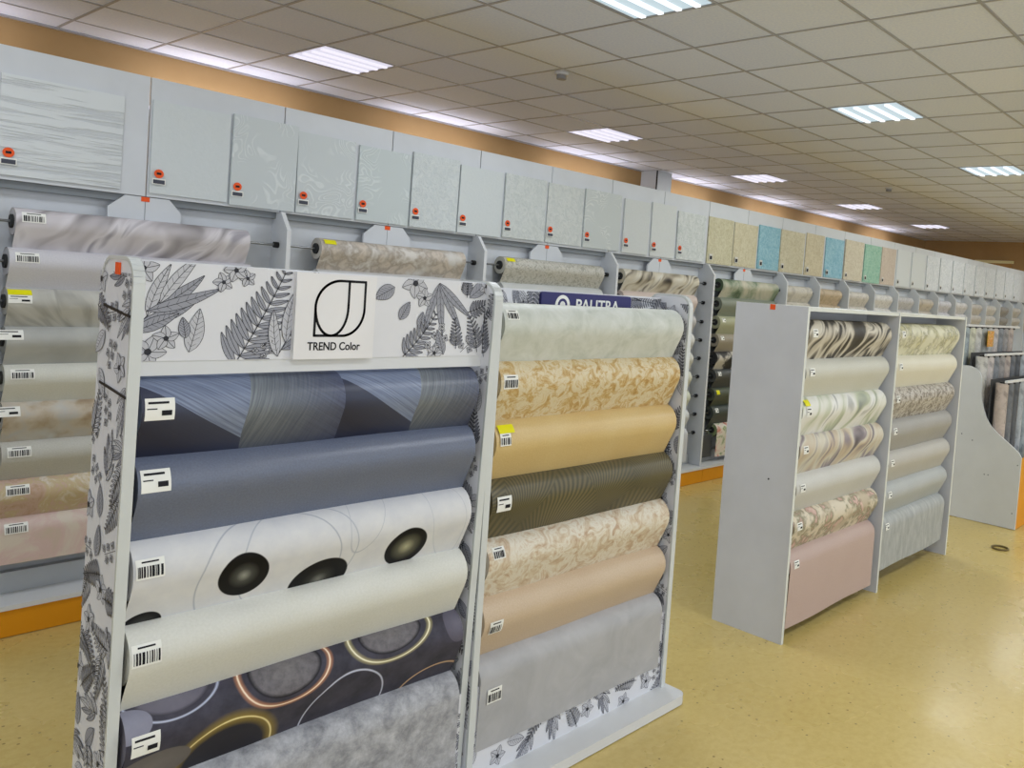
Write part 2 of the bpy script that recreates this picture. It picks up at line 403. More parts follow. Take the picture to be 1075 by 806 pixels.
def make_roll(label, mat, x0, x1, P, group, tags=(), cap=True, rod=None, seg=22, core=True, hang=False):
    t = thing('wallpaper_roll', label, 'wallpaper roll', ((x0+x1)/2, P.yc, P.zc), group)
    mb = MB(); r = P.r; lo = -r*3.4
    vs = [lo+(r*P.pt-lo)*i/seg for i in range(seg+1)]+[r*P.pt+P.L*(i+1)/5 for i in range(5)]
    xs = [x0+(x1-x0)*i/6 for i in range(7)]; ph0 = random.uniform(0, 6); amp = .0016
    R = []; UV = []
    for v in vs:
        (y, z), n = P.at(v); row = []; urow = []
        for x in xs:
            k = max(0, (v-r*P.pt)/P.L) if P.L > 0 else 0
            dy = (amp*math.sin(x*5+ph0)+.004*k*math.sin(x*9+ph0*2))*(1 if v > 0 else .3)
            row.append((x, y+dy, z+amp*.6*math.sin(x*4+ph0)*(v > -r))); urow.append((x-x0, -v))
        R.append(row); UV.append(urow)
    mb.quadgrid(R, UV)
    if cap:
        for xx, rev in ((x0+.001, 0), (x1-.001, 1)):
            ring = [(xx, P.yc-r*.985*math.sin(a), P.zc+r*.985*math.cos(a)) for a in [2*math.pi*i/20 for i in range(20)]]
            mb.poly(ring[::-1] if rev else ring, [(.1+.001*i, .02) for i in range(20)])
    mb.build('paper', mat, t)
    if core:
        for xa, xb in ((x0-.008, x0+.02), (x1-.02, x1+.008)): MB().cyl((xa, P.yc, P.zc), (xb, P.yc, P.zc), r*.5, 14).build('core', DARKCORE, t)
    if rod:
        MB().cyl((rod[0], P.yc, P.zc), (rod[1], P.yc, P.zc), .006, 8).build('rod', STEEL, t)
    for tg in tags:
        kind, ux, v0, wd, ht = tg
        if kind == 'w':
            a = conform(P, x0+ux, x0+ux+wd, v0, v0+ht, .0022).build('price_label', TAGW, t)
            q = MB(); conform(P, x0+ux+wd*.1, x0+ux+wd*.8, v0+ht*.16, v0+ht*.26, .003, 1, q)
            conform(P, x0+ux+wd*.55, x0+ux+wd*.9, v0+ht*.55, v0+ht*.78, .003, 2, q)
            conform(P, x0+ux+wd*.06, x0+ux+wd*.4, v0+ht*.45, v0+ht*.5, .003, 1, q)
            q.build('label_print', INK, a)
        elif kind == 'b':
            a = conform(P, x0+ux, x0+ux+wd, v0, v0+ht, .0022).build('price_label', TAGW, t)
            q = MB(); conform(P, x0+ux+wd*.2, x0+ux+wd*.8, v0+ht*.12, v0+ht*.2, .003, 1, q); xx = x0+ux+wd*.06
            while xx < x0+ux+wd*.93:
                ww = random.uniform(.0015, .006); conform(P, xx, min(xx+ww, x0+ux+wd*.95), v0+ht*.36, v0+ht*.9, .003, 2, q); xx += ww+random.uniform(.001, .004)
            q.build('barcode', INK, a)
        elif kind == 'y':
            conform(P, x0+ux, x0+ux+wd, v0, v0+ht, .004).build('yellow_tag', YELTAG, t)
    return t

# ------------------------------------------------------------------ botanical print (flat decal mesh on the stands)
class Print:
    def __init__(s, W, H, rnd=None): s.W, s.H = W, H; s.q = []; s.corner = rnd
    def clip(s, pts):
        for ax, lim, sg in ((0, 0, 1), (0, s.W, -1), (1, 0, 1), (1, s.H, -1)):
            out = []
            for i in range(len(pts)):
                a, b = pts[i], pts[(i+1) % len(pts)]; da = (a[ax]-lim)*sg; db = (b[ax]-lim)*sg
                if da >= 0: out.append(a)
                if (da >= 0) != (db >= 0):
                    k = da/(da-db); out.append((a[0]+(b[0]-a[0])*k, a[1]+(b[1]-a[1])*k))
            pts = out
            if len(pts) < 3: return None
        return pts
    def add(s, pts, mi, layer):
        p = s.clip(pts)
        if p: s.q.append((p, mi, layer))
    def strip(s, path, width, mi, layer):
        for i in range(len(path)-1):
            (x0, y0), (x1, y1) = path[i], path[i+1]; d = math.hypot(x1-x0, y1-y0) or 1e-6
            nx, ny = -(y1-y0)/d, (x1-x0)/d; w0, w1 = width(i/(len(path)-1)), width((i+1)/(len(path)-1))
            s.add([(x0+nx*w0, y0+ny*w0), (x0-nx*w0, y0-ny*w0), (x1-nx*w1, y1-ny*w1), (x1+nx*w1, y1+ny*w1)], mi, layer)
    def leaf(s, x, y, ang, L, W, curve=0, fill=1, layer=0, veins=5):
        n = 8; path = []; px, py, a = x, y, ang
        for i in range(n+1):
            path.append((px, py)); px += math.cos(a)*L/n; py += math.sin(a)*L/n; a += curve/n
        s.k = (getattr(s, 'k', 0)+1) % 30; layer = 3*s.k
        f = lambda t: W*math.sin(math.pi*min(1, max(0, t))**.8)**.9+.0004
        ol = .0011
        s.strip(path, lambda t: f(t)+ol, 0, layer)
        s.strip(path, lambda t: max(0, f(t)-ol*.3), fill, layer+1)
        s.strip(path, lambda t: .0007, 0, layer+2)
        if veins and W > .006:
            for i in range(1, n):
                x0, y0 = path[i]; aa = math.atan2(path[i][1]-path[i-1][1], path[i][0]-path[i-1][0])
                for sg in (-1, 1):
                    l = f(i/n)*1.1; s.strip([(x0, y0), (x0+math.cos(aa+sg*.8)*l, y0+math.sin(aa+sg*.8)*l)], lambda t: .0004, 0, layer+2)
    def fern(s, x, y, ang, L, W, curve=.3, n=12, fill=1):
        px, py, a = x, y, ang; path = []
        for i in range(n+1):
            path.append((px, py, a)); px += math.cos(a)*L/n; py += math.sin(a)*L/n; a += curve/n
        s.strip([(p[0], p[1]) for p in path], lambda t: .0012, 0, 95)
        for i, (px, py, a) in enumerate(path[1:]):
            l = W*(1-(i/n)**1.4*.85); 
            for sg in (-1, 1): s.leaf(px, py, a+sg*1.05, l, l*.11, -sg*.25, fill, 0, 0)
    def branch(s, x, y, ang, L, n=5, fill=1):
        s.strip([(x, y), (x+math.cos(ang)*L*.5, y+math.sin(ang)*L*.5)], lambda t: .001, 0, 2)
        for i in range(n):
            k = i/(n-1); sg = -1 if i % 2 else 1
            s.leaf(x+math.cos(ang)*L*.4*k, y+math.sin(ang)*L*.4*k, ang+sg*(.75-.55*k), L*(.6+.15*k), L*.07, -sg*.3, fill if i % 2 else 2, 0)
    def flower(s, x, y, R, fill=2, n=5, a0=0):
        for i in range(n): s.leaf(x, y, a0+i*2*math.pi/n, R, R*.33, .2, fill, 0, 0)
        s.add([(x+R*.2*math.cos(a), y+R*.2*math.sin(a)) for a in [i*math.pi/4 for i in range(8)]], 0, 96)
    def sprig(s, x, y, ang, L, n=5):
        s.strip([(x, y), (x+math.cos(ang)*L, y+math.sin(ang)*L)], lambda t: .0008, 0, 2)
        for i in range(n):
            k = (i+.6)/n; sg = -1 if i % 2 else 1; px, py = x+math.cos(ang)*L*k, y+math.sin(ang)*L*k
            s.flower(px+math.cos(ang+sg*1.2)*L*.2, py+math.sin(ang+sg*1.2)*L*.2, L*.15, 2, 4, random.random()*3)
    def scatter(s, n, size, seed):
        r = random.Random(seed); pts = []
        for _ in range(n*40):
            x, y = r.uniform(0, s.W), r.uniform(0, s.H)
            if all(math.hypot(x-a, y-b) > size*.55 for a, b in pts): pts.append((x, y))
            if len(pts) >= n: break
        for x, y in pts:
            a = r.uniform(0, 6.28); k = r.choice('fblsLf')
            if k == 'f': s.fern(x-math.cos(a)*size*.5, y-math.sin(a)*size*.5, a, size*1.0, size*.34, r.uniform(-.5, .5), 9, r.choice((1, 2)))
            elif k == 'b': s.branch(x-math.cos(a)*size*.4, y-math.sin(a)*size*.4, a, size*.9)
            elif k == 's': s.sprig(x-math.cos(a)*size*.3, y-math.sin(a)*size*.3, a, size*.6)
            elif k == 'l': s.flower(x, y, size*.3, 2, 5, a)
            else: s.leaf(x-math.cos(a)*size*.3, y-math.sin(a)*size*.3, a, size*.65, size*.16, r.uniform(-.4, .4), r.choice((1, 2)))
    def build(s, parent, mapf, normal, mb_name='botanical_print'):
        mb = MB(); n = Vector(normal)
        for p, mi, layer in s.q:
            off = .0004+.000025*layer
            mb.poly([Vector(mapf(*pt))+n*off for pt in p], None, mi)
        return tag(mb.build(mb_name, [LEAFD, LEAFM, LEAFL], parent), 'grey and black botanical line print')

# ------------------------------------------------------------------ front display stands
LEAN = [2.088, .032, 2.305, .045]
def yfront(z): return LEAN[0]-LEAN[1]*z
def yback(z): return LEAN[2]-LEAN[3]*z
def side_prof(zt=1.684, r=.055):
    pts = [(yfront(.03), .03)]
    def arc(cy, cz, a0, a1):
        return [(cy+r*math.cos(a), cz+r*math.sin(a)) for a in [a0+(a1-a0)*i/6 for i in range(7)]]
    pts += arc(yfront(zt)+r, zt-r, math.pi, math.pi/2)
    pts += arc(yback(zt)-r, zt-r, math.pi/2, 0)
    pts += [(yback(.03), .03)]
    return pts
TH = .022
def stand(label, xa, xb, ba, bb):
    S = thing('display_stand', label, 'display stand', ((xa+xb)/2, 2.2, 0), 'front wallpaper display stands')
    pr = side_prof()
    for k, x in enumerate((xa, xb-TH)):
        p = MB().prism_x(pr, x, x+TH).build('side_panel', PRINTW, S)
        # glossy plastic trim round the panel's front edge
        e = MB(); path = pr[:15]
        for i in range(len(path)-1):
            (a, b), (c, d) = path[i], path[i+1]
            dx, dz = c-a, d-b; l = math.hypot(dx, dz); ny, nz = -dz/l*.003, dx/l*.003
            e.poly([(x-.001, a+ny, b+nz), (x+TH+.001, a+ny, b+nz), (x+TH+.001, c+ny, d+nz), (x-.001, c+ny, d+nz)][::-1])
            for xx in (x-.001, x+TH+.001):
                e.poly([(xx, a+ny, b+nz), (xx, c+ny, d+nz), (xx, c-ny*2, d-nz*2), (xx, a-ny*2, b-nz*2)])
        tag(e.build('edge_trim', EDGE, p), 'glossy pale grey edge trim')
        P = Print(.205, 1.60); P.scatter(95, .12, 11+k+int(xa*10))
        if k == 0: P.build(p, lambda u, v, x=x: (x, yfront(.05+v)+.005+u*.97, .05+v), (-1, 0, 0))
        else: P.build(p, lambda u, v, x=x: (x, yfront(.05+v)+.005+u*.97, .05+v), (-1, 0, 0))
    # base plate with rounded corners, standing out to the front
    R = .04; bp = []
    for cx, cy, a0 in ((ba+R, 1.955+R, math.pi), (bb-R, 1.955+R, 1.5*math.pi), (bb-R, 2.44-R, 0), (ba+R, 2.44-R, .5*math.pi)):
        bp += [(cx+R*math.cos(a0+i*math.pi/10), cy+R*math.sin(a0+i*math.pi/10)) for i in range(6)]
    MB().prism_z(bp, .004, .042).build('base_plate', WHITE, S, .004)
    bk = box('back_panel', (xa+TH, xb-TH, 2.262, 2.272, .05, 1.60), flat('stand_back', '#8e9094', .6), S)
    kp = box('kick_panel', (xa+TH, xb-TH, 2.072, 2.080, .042, .36), PRINTW, S)
    W = xb-xa-2*TH; P = Print(W, .30); P.scatter(40, .12, 91+int(xa*7)); P.build(kp, lambda u, v: (xa+TH+u, 2.072, .045+v), (0, -1, 0))
    return S
XA0, XA1, XB0, XB1 = .678, 1.704, 1.711, 2.742
SA = stand('white botanical-print stand with square logo plaque, nearest the camera', XA0, XA1, XA0-.015, XA1+.002)
LEAN_A = list(LEAN); LEAN[:] = [2.06, 0, 2.28, 0]
SB = stand('white botanical-print stand with navy sign, second from the camera', XB0, XB1, XB0-.002, XB1+.022)
LEAN[:] = LEAN_A
# header board of the near stand
yh = 2.085
xl, xr = XA0+TH, XA1-TH
hb = box('header_board', (xl, xr, yh, yh+.016, 1.418, 1.682), WHITE, SA, .002)
box('print_panel', (xl, xr, yh-.003, yh, 1.452, 1.680), PRINTW, SA)
PH = Print(xr-xl, .226)
def hp(px, py):                                  # photograph position of a motif -> board metres
    u = (px-152)/(500-152)*(xr-xl); yt = 276+.06*(px-150); hgt = 98-(px-150)*.055
    return u, .226*(1-(py-yt)/hgt)
def hl(k, px, py, ang, L, **kw):
    u, v = hp(px, py); a = math.radians(ang)
    getattr(PH, k)(u, v, a, L, **kw)
hl('branch', 152, 342, 50, .19); hl('leaf', 160, 325, 15, .17, W=.013, curve=.2); hl('leaf', 152, 345, 25, .10, W=.014)
u, v = hp(193, 366); PH.leaf(u, v, math.radians(75), .105, .02, .15, 2)
for px, py, R in ((162, 365, .04), (175, 352, .03), (156, 283, .035), (228, 284, .03), (218, 296, .025), (238, 292, .022), (408, 296, .045), (420, 312, .03), (436, 372, .03), (500, 300, .03)):
    u, v = hp(px, py); PH.flower(u, v, R, 2, 5, px)
hl('fern', 227, 386, 60, .275, W=.085, curve=.12, n=13); hl('branch', 268, 372, 62, .2); hl('fern', 288, 315, 55, .09, W=.035, n=7)
hl('leaf', 285, 372, 55, .13, W=.012); hl('fern', 396, 377, 42, .17, W=.05, n=10)
for aa in (250, 275, 300, 318): hl('leaf', 438, 296, aa, .16, W=.012, curve=.1)
hl('fern', 474, 312, 85, .06, W=.03, n=7); hl('leaf', 478, 312, 38, .11, W=.02); hl('fern', 463, 368, 88, .09, W=.03, n=8)
hl('fern', 476, 328, 15, .08, W=.035, n=7); hl('sprig', 428, 372, 50, .09); hl('sprig', 470, 372, 40, .08); hl('leaf', 448, 374, 110, .08, W=.015)
hl('fern', 492, 372, 100, .11, W=.04, n=8); hl('leaf', 497, 352, 40, .07, W=.02); hl('leaf', 384, 300, 210, .07, W=.02)
hl('leaf', 392, 335, 60, .06, W=.015); hl('leaf', 416, 345, 80, .05, W=.012); hl('sprig', 246, 372, 30, .06); hl('leaf', 190, 352, 100, .05, W=.012)
PH.build(SA.children[-1], lambda u, v: (xl+u, yh-.003, 1.453+v), (0, -1, 0))
# logo plaque
px0, px1, pz0, pz1 = 1.060, 1.287, 1.452, 1.678
pl = box('logo_plaque', (px0, px1, yh-.02, yh-.003, pz0, pz1), flat('plaque_white', '#e6e5e6', .4), SA, .002)
def stroke(path, w, y, mb):
    for i in range(len(path)-1):
        (a, b), (c, d) = path[i], path[i+1]; l = math.hypot(c-a, d-b)
        if l < 1e-6: continue
        nx, nz = -(d-b)/l*w, (c-a)/l*w; ex, ez = (c-a)/l*w*.7, (d-b)/l*w*.7
        mb.poly([(a+nx-ex, y, b+nz-ez), (a-nx-ex, y, b-nz-ez), (c-nx+ex, y, d-nz+ez), (c+nx+ex, y, d+nz+ez)])
lw = px1-px0
def lp(u, v): return (px0+lw*(.235+.62*u), pz0+(pz1-pz0)*(.275+.65*v))
lg = MB(); yl = yh-.0206
def arc2(cx, cy, rx, ry, a0, a1, n=24): return [lp(cx+rx*math.cos(math.radians(a0+(a1-a0)*i/n)), cy+ry*math.sin(math.radians(a0+(a1-a0)*i/n))) for i in range(n+1)]
stroke([lp(0, .0)]+[lp(0, .5)]+arc2(.5, .5, .5, .5, 180, 90)+[lp(1, 1), lp(1, .5)]+arc2(.55, .5, .45, .5, 0, -90)+[lp(0, 0)], .0034, yl, lg)
stroke([lp(.66, 1)]+[lp(.66, .55)]+arc2(.33, .52, .33, .52, 0, -180), .0034, yl, lg)
stroke(arc2(.33, .52, .33, .52, 180, 180, 1)+[lp(0, .52)], .0034, yl, lg)
lg.build('logo', INK, pl)
def text(body, size, loc, mat, parent, name='lettering', bold=0, width=None):
    cu = bpy.data.curves.new(name, 'FONT'); cu.body = body; cu.size = size; cu.offset = bold; cu.align_x = 'CENTER'; cu.extrude = .0004
    o = bpy.data.objects.new(name, cu); C.objects.link(o)
    dg = bpy.context.evaluated_depsgraph_get(); me = bpy.data.meshes.new_from_object(o.evaluated_get(dg)); C.objects.unlink(o); bpy.data.objects.remove(o)
    me.materials.clear(); me.materials.append(mat)
    if width:
        xs = [v_.co.x for v_ in me.vertices]; k = width/(max(xs)-min(xs)); c = (max(xs)+min(xs))/2
        for v_ in me.vertices: v_.co.x = (v_.co.x-c)*k
    o = bpy.data.objects.new(name, me); C.objects.link(o); o.parent = parent
    o.location = Vector(loc)-wloc(parent); o.rotation_euler = (math.pi/2, 0, 0); return o
text('TREND Color', .03, ((px0+px1)/2-.002, yh-.0207, pz0+.024), INK, pl, bold=.0005, width=.15)
# straps and orange sticker on the near side panel
spn = [o for o in SA.children if o.name.startswith('side_panel')][0]
for z in (1.565, 1.385):
    MB().prism_x([(yfront(z)+.0, z-.012), (yfront(z)+.0, z-.006), (yback(z)-.03, z+.010), (yback(z)-.03, z+.004)], XA0-.003, XA0-.0005).build('strap', BLACK, spn)
st = box('sticker', (XA0-.004, XA0-.0005, 2.112, 2.137, 1.645, 1.672), ORTAG, spn)
# navy sign of the second stand (set back behind its top roll)
yb = 2.215
hb2 = box('header_board', (XB0+TH, XB1-TH, yb, yb+.014, 1.45, 1.668), PRINTW, SB)
P2 = Print(XB1-XB0-2*TH, .2); P2.scatter(46, .13, 5); P2.build(hb2, lambda u, v: (XB0+TH+u, yb, 1.462+v), (0, -1, 0))
sx0, sx1 = 2.03, 2.515
R = .012; sp_ = []
for cx, cz, a0 in ((sx0+R, 1.53+R, math.pi), (sx1-R, 1.53+R, 1.5*math.pi), (sx1-R, 1.664-R, 0), (sx0+R, 1.664-R, .5*math.pi)):
    sp_ += [(cx+R*math.cos(a0+i*math.pi/8), cz+R*math.sin(a0+i*math.pi/8)) for i in range(5)]
ns = MB().prism_y(sp_, yb-.014, yb-.002).build('name_sign', NAVY, SB); tag(ns, 'navy blue name sign')
text('PALITRA', .062, (2.325, yb-.0146, 1.600), TAGW, ns, width=.24, bold=.001)
ic = MB(); cx, cz = sx0+.105, 1.619
for ra, rb in ((.037, .024),):
    for i in range(24):
        a, b = 2*math.pi*i/24, 2*math.pi*(i+1)/24
        ic.poly([(cx+ra*math.cos(a), yb-.0146, cz+ra*math.sin(a)), (cx+ra*math.cos(b), yb-.0146, cz+ra*math.sin(b)), (cx+rb*math.cos(b), yb-.0146, cz+rb*math.sin(b)), (cx+rb*math.cos(a), yb-.0146, cz+rb*math.sin(a))])
ic.poly([(cx+.014*math.cos(a), yb-.0146, cz+.014*math.sin(a)) for a in [i*math.pi/6 for i in range(12)]])
ic.build('emblem', TAGW, ns)

# rolls of the two stands
G, H_ = '#2a2c36', '#ffffff'
stone = [(0, '#837f80'), (.85, '#767277'), (.95, '#2b2a30'), (1, '#25242a')]
M_A = [
    paper_shards('paper_blue_shards'),
    paper_plain('paper_slate_blue', '#5f687e', '#6b7284', 10, 190, .3, .32, .6),
    paper_ovals('paper_white_pebbles', [(.3, '#cfd0d4'), (.7, '#dcdcdc')], [
        (.33, -.19, .185, .19, .2, None, '#a4a9b4', 1, .018), (.40, -.16, .16, .17, .0, None, '#aab0ba', 1, .018), (.60, -.02, .055, .16, -.25, None, '#b4b8c0', 1, .03),
        (.86, -.10, .06, .18, .2, None, '#bcc0c6', 1, .03),
        (.255, -.172, .062, .07, .5, [(0, '#9a9c92'), (.3, '#4a4b46'), (.62, '#0c0c0e'), (1, '#0a0a0c')], None, 0, 0),
        (.47, -.247, .086, .07, .35, [(0, '#7b7c74'), (.3, '#33332f'), (.6, '#0c0c0e'), (1, '#0a0a0c')], None, 0, 0),
        (.73, -.195, .07, .07, .45, [(0, '#b5b292'), (.4, '#5b5a4a'), (.75, '#0c0c10'), (1, '#0a0a0c')], None, 0, 0),
        (.04, -.265, .045, .04, .3, [(0, '#4a4a48'), (.8, '#121214'), (1, '#0a0a0c')], None, 0, 0)]),
    paper_plain('paper_ivory', '#d0d0c6', '#dbdbd4', 6, 150, .04, .5),
    paper_ovals('paper_dark_lava', [(.3, '#33323b'), (.7, '#4b4956')], [
        (.115, -.005, .09, .062, .1, [(0, '#7e7c88'), (.85, '#706d7a'), (1, '#33323b')], '#c4cbe2', 1.2, .06),
        (.385, -.04, .10, .078, .05, stone, '#c98d68', 1.22, .12), (.385, -.04, .10, .078, .05, None, '#fff0d8', 1.22, .035),
        (.705, -.03, .105, .065, .1, stone, '#b9ae80', 1.28, .13), (.705, -.03, .105, .065, .1, None, '#fffbe0', 1.28, .035),
        (.565, -.25, .125, .14, .0, None, '#d3d7ea', 1.0, .03), (.87, -.29, .12, .09, .0, None, '#d9b48c', 1.0, .05),
        (.24, -.26, .115, .125, .0, [(0, '#2a2930'), (1, '#302f37')], '#98823c', 1.05, .2), (.24, -.26, .115, .125, .0, None, '#fff0b4', 1.05, .03),
        (.925, -.07, .045, .06, .1, [(0, '#6d6a78'), (1, '#5d5a68')], None, 0, 0), (.01, -.065, .05, .042, 0, [(0, '#8f90a0'), (1, '#8b8b9b')], None, 0, 0),
        (.06, -.205, .095, .055, .2, [(0, '#7a7572'), (1, '#6c6764')], None, 0, 0)]),
    paper_mottle('paper_grey_stucco', [(.32, '#76787e'), (.48, '#9c9da2'), (.6, '#b4b5ba'), (.72, '#cfd0d2')], 16, 10, .75, .2, .3),
]
LV = [1.622, 1.432, 1.235, 1.036, .838, .640, .442]
RR = .073
def level_prof(i, yc=None, top=LV, r=RR, last=None):
    yc = 2.118 if yc is None else yc
    zc = top[i]-r
    if last is not None: T = (yc-r+.004, last)
    else: T = (yc+.016, zc-.199+.005)
    return Prof(yc, zc, r, T)
L_A = ['dark slate-blue roll with overlapping brushed shards', 'plain shimmering grey-blue roll', 'white roll printed with glossy black ovals', 'plain ivory roll',
       'dark roll with stone ovals and glowing outlines', 'mottled grey stucco-look roll']
tw = ('w', .025, .075, .088, .056); tb = ('b', .03, .075, .088, .05)
TA = [[('w', .006, .085, .062, .05)], [('w', .006, .068, .062, .052)], [('b', .004, .075, .06, .045)], [('b', .004, .075, .062, .05)], [('w', .012, .092, .06, .05)], []]
for i in range(6):
    last = .138 if i == 5 else None
    make_roll(L_A[i]+' on the near stand', M_A[i], XA0+TH+.010, XA1-TH-.03, level_prof(i+1, top=[1.6, 1.415]+LV[2:], last=last), 'rolls on the near stand', TA[i])
M_B = [
    paper_mottle('paper_pale_marble', [(.3, '#b4bab0'), (.5, '#c8ccc4'), (.7, '#d6d9d4')], 11, 9, .7, .6, .1),
    paper_mottle('paper_gold_damask', [(.38, '#b08a4e'), (.46, '#c5a870'), (.55, '#d8cdb0'), (.64, '#cfb98a')], 20, 10, .75, 1.0, .15),
    paper_plain('paper_gold', '#c9a86a', '#d4bd88', 5, 170, .15, .38, .6),
    paper_fans('paper_olive_fans', '#47432f', '#9a8b62'),
    paper_mottle('paper_beige_swirl', [(.37, '#bb9f84'), (.47, '#d0c0a6'), (.56, '#dfd9ca'), (.66, '#cdb89c')], 15, 9, .65, 1.4, .15),
    paper_plain('paper_sand', '#c2aa8e', '#ccb89e', 5, 170, .12, .42),
    paper_mottle('paper_soft_grey', [(.3, '#a2a2a4'), (.7, '#b4b4b6')], 6, 6, .6, 1.0, .1),
]
L_B = ['pale green-grey marbled roll, topmost', 'gold and cream damask roll', 'plain satin gold roll', 'dark olive roll with fan-shaped lines', 'beige and white swirled roll',
       'plain sand-coloured roll', 'soft grey roll with its sheet hanging to the base']
TB = [[('b', .012, .06, .05, .035)], [('b', .012, .085, .06, .045)], [('y', .012, .05, .065, .03), ('b', .014, .08, .045, .04)], [('w', .018, .09, .06, .05)],
      [('b', .02, .06, .05, .04)], [('b', .022, .11, .055, .045)], [('b', .03, .14, .06, .05)]]
for i in range(7):
    make_roll(L_B[i]+' on the second stand', M_B[i], XB0+TH+.018, XB1-TH-.028, level_prof(i, 2.134, last=.138 if i == 6 else None), 'rolls on the second stand', TB[i])

# ------------------------------------------------------------------ grey double shelf in the aisle
GS = thing('shelf_unit', 'tall grey laminate shelf unit holding two columns of rolls', 'shelf unit', (4.68, 2.2, 0))
SX = (3.572, 4.662, 5.785); T2 = .018; YF, YB = 1.985, 2.405; ZT = 1.672
GLAM = flat('shelf_grey', '#cbcdd2', .4, .4)
GEDGE = flat('shelf_edge', '#dde0da', .35, .45)
for x in SX:
    p = box('side_panel', (x, x+T2, YF, YB, .0, ZT), GLAM, GS)
    box('edge_band', (x-.0006, x+T2+.0006, YF-.0015, YF, 0, ZT), GEDGE, p)
for a, b in ((0, 1), (1, 2)):
    x0, x1 = SX[a]+T2, SX[b]
    box('top_board', (x0, x1, YF+.004, YB, ZT-.02, ZT-.002), GEDGE, GS)
    box('back_panel', (x0, x1, 2.19, 2.20, .03, ZT-.02), GLAM, GS)
box('sticker', (3.5705, 3.5718, 2.17, 2.20, 1.645, 1.672), ORTAG, GS)
MB().cyl((3.5705, 2.13, .8), (3.5719, 2.13, .8), .005, 10).build('screw_hole', BLACK, GS)
CLV = [1.608, 1.412, 1.216, 1.020, .826, .632, .438]
M_C = [
    paper_feather('paper_black_feather', [(.0, '#2c2a2a'), (.3, '#4a4744'), (.42, '#b3ab9b'), (.62, '#cfc9ba'), (.78, '#8f887c'), (.9, '#35322f')], 1.7, .75, 5.5, (1, .6, 1), 2, .1, 1.6),
    paper_plain('paper_stone_cream', '#c2c1b4', '#cccbc0', 5),
    paper_feather('paper_green_leaf', [(0, '#8d938c'), (.25, '#b9c0a8'), (.5, '#dcdcd2'), (.8, '#e6e6e2'), (1, '#a9aaa6')], 1.5, .8, 6, (1, .6, 1), 2),
    paper_feather('paper_plum_leaf', [(0, '#5f5a5e'), (.22, '#94898d'), (.45, '#d0cbbb'), (.75, '#c4b49d'), (1, '#8a8088')], 1.5, .8, 6, (1, .6, 1), 2, .1, 1.4),
    paper_plain('paper_pearl', '#c3c3bc', '#cecdc8', 5),
    paper_flower('paper_pink_garden', '#c2b49c', [(0, '#d9c6b8'), (.25, '#c9a69a'), (.45, '#8f8a70'), (.7, '#d8cdb8')], 13, thr=.42),
    paper_plain('paper_dusty_pink', '#b8a097', '#c0aaa1', 5),
]
L_C = ['black, grey and cream feathered roll', 'plain stone-cream roll', 'white roll with grey and green leaves', 'cream roll with plum-grey leaves', 'plain pearl roll', 'pink and cream floral roll', 'plain dusty-pink roll with long hanging sheet']
M_D = [
    paper_flower('paper_yellow_sprig', '#d6d4bd', [(0, '#b9b48a'), (.2, '#cfcaa2'), (.5, '#9c9a80'), (.8, '#dcd9c6')], 16, thr=.5),
    paper_plain('paper_cream', '#d5d0bc', '#dedaca', 5),
    paper_mottle('paper_tweed', [(.38, '#6e6760'), (.48, '#9d958a'), (.55, '#c9c4bc'), (.65, '#8d867c')], 26, 6, .7, .8, .25),
    paper_plain('paper_mid_grey', '#9c9a95', '#a7a5a1', 5),
    paper_plain('paper_light_taupe', '#b3b0a8', '#bdbab3', 5),
    paper_plain('paper_silver', '#a9adac', '#b6b9b8', 5),
    paper_mottle('paper_silver_streak', [(.3, '#959999'), (.5, '#a6a9a8'), (.7, '#b8bbb9')], 26, 6, .65, .4, .2, stretch=(1, .3, 1), rot=.15),
]
L_D = ['cream roll with tiny yellow-green sprigs', 'plain cream roll', 'grey tweed-patterned roll', 'plain mid-grey roll', 'plain light taupe roll', 'plain silver-grey roll', 'streaked silver roll with short hanging sheet']
for col, (MM, LL, x0, x1, last) in enumerate(((M_C, L_C, SX[0]+T2, SX[1], .055), (M_D, L_D, SX[1]+T2, SX[2], .115))):
    for i in range(7):
        tg = [('w', .035, .085, .05, .04)]
        if (col, i) == (0, 2): tg = [('y', .03, .045, .05, .035), ('w', .035, .085, .05, .05)]
        make_roll(LL[i]+(' in the near shelf column' if col == 0 else ' in the far shelf column'), MM[i], x0+.045, x1-.05, level_prof(i, 2.072, CLV, .072, last if i == 6 else None),
                  'rolls in the near shelf column' if col == 0 else 'rolls in the far shelf column', tg, rod=(x0+.004, x1-.004))

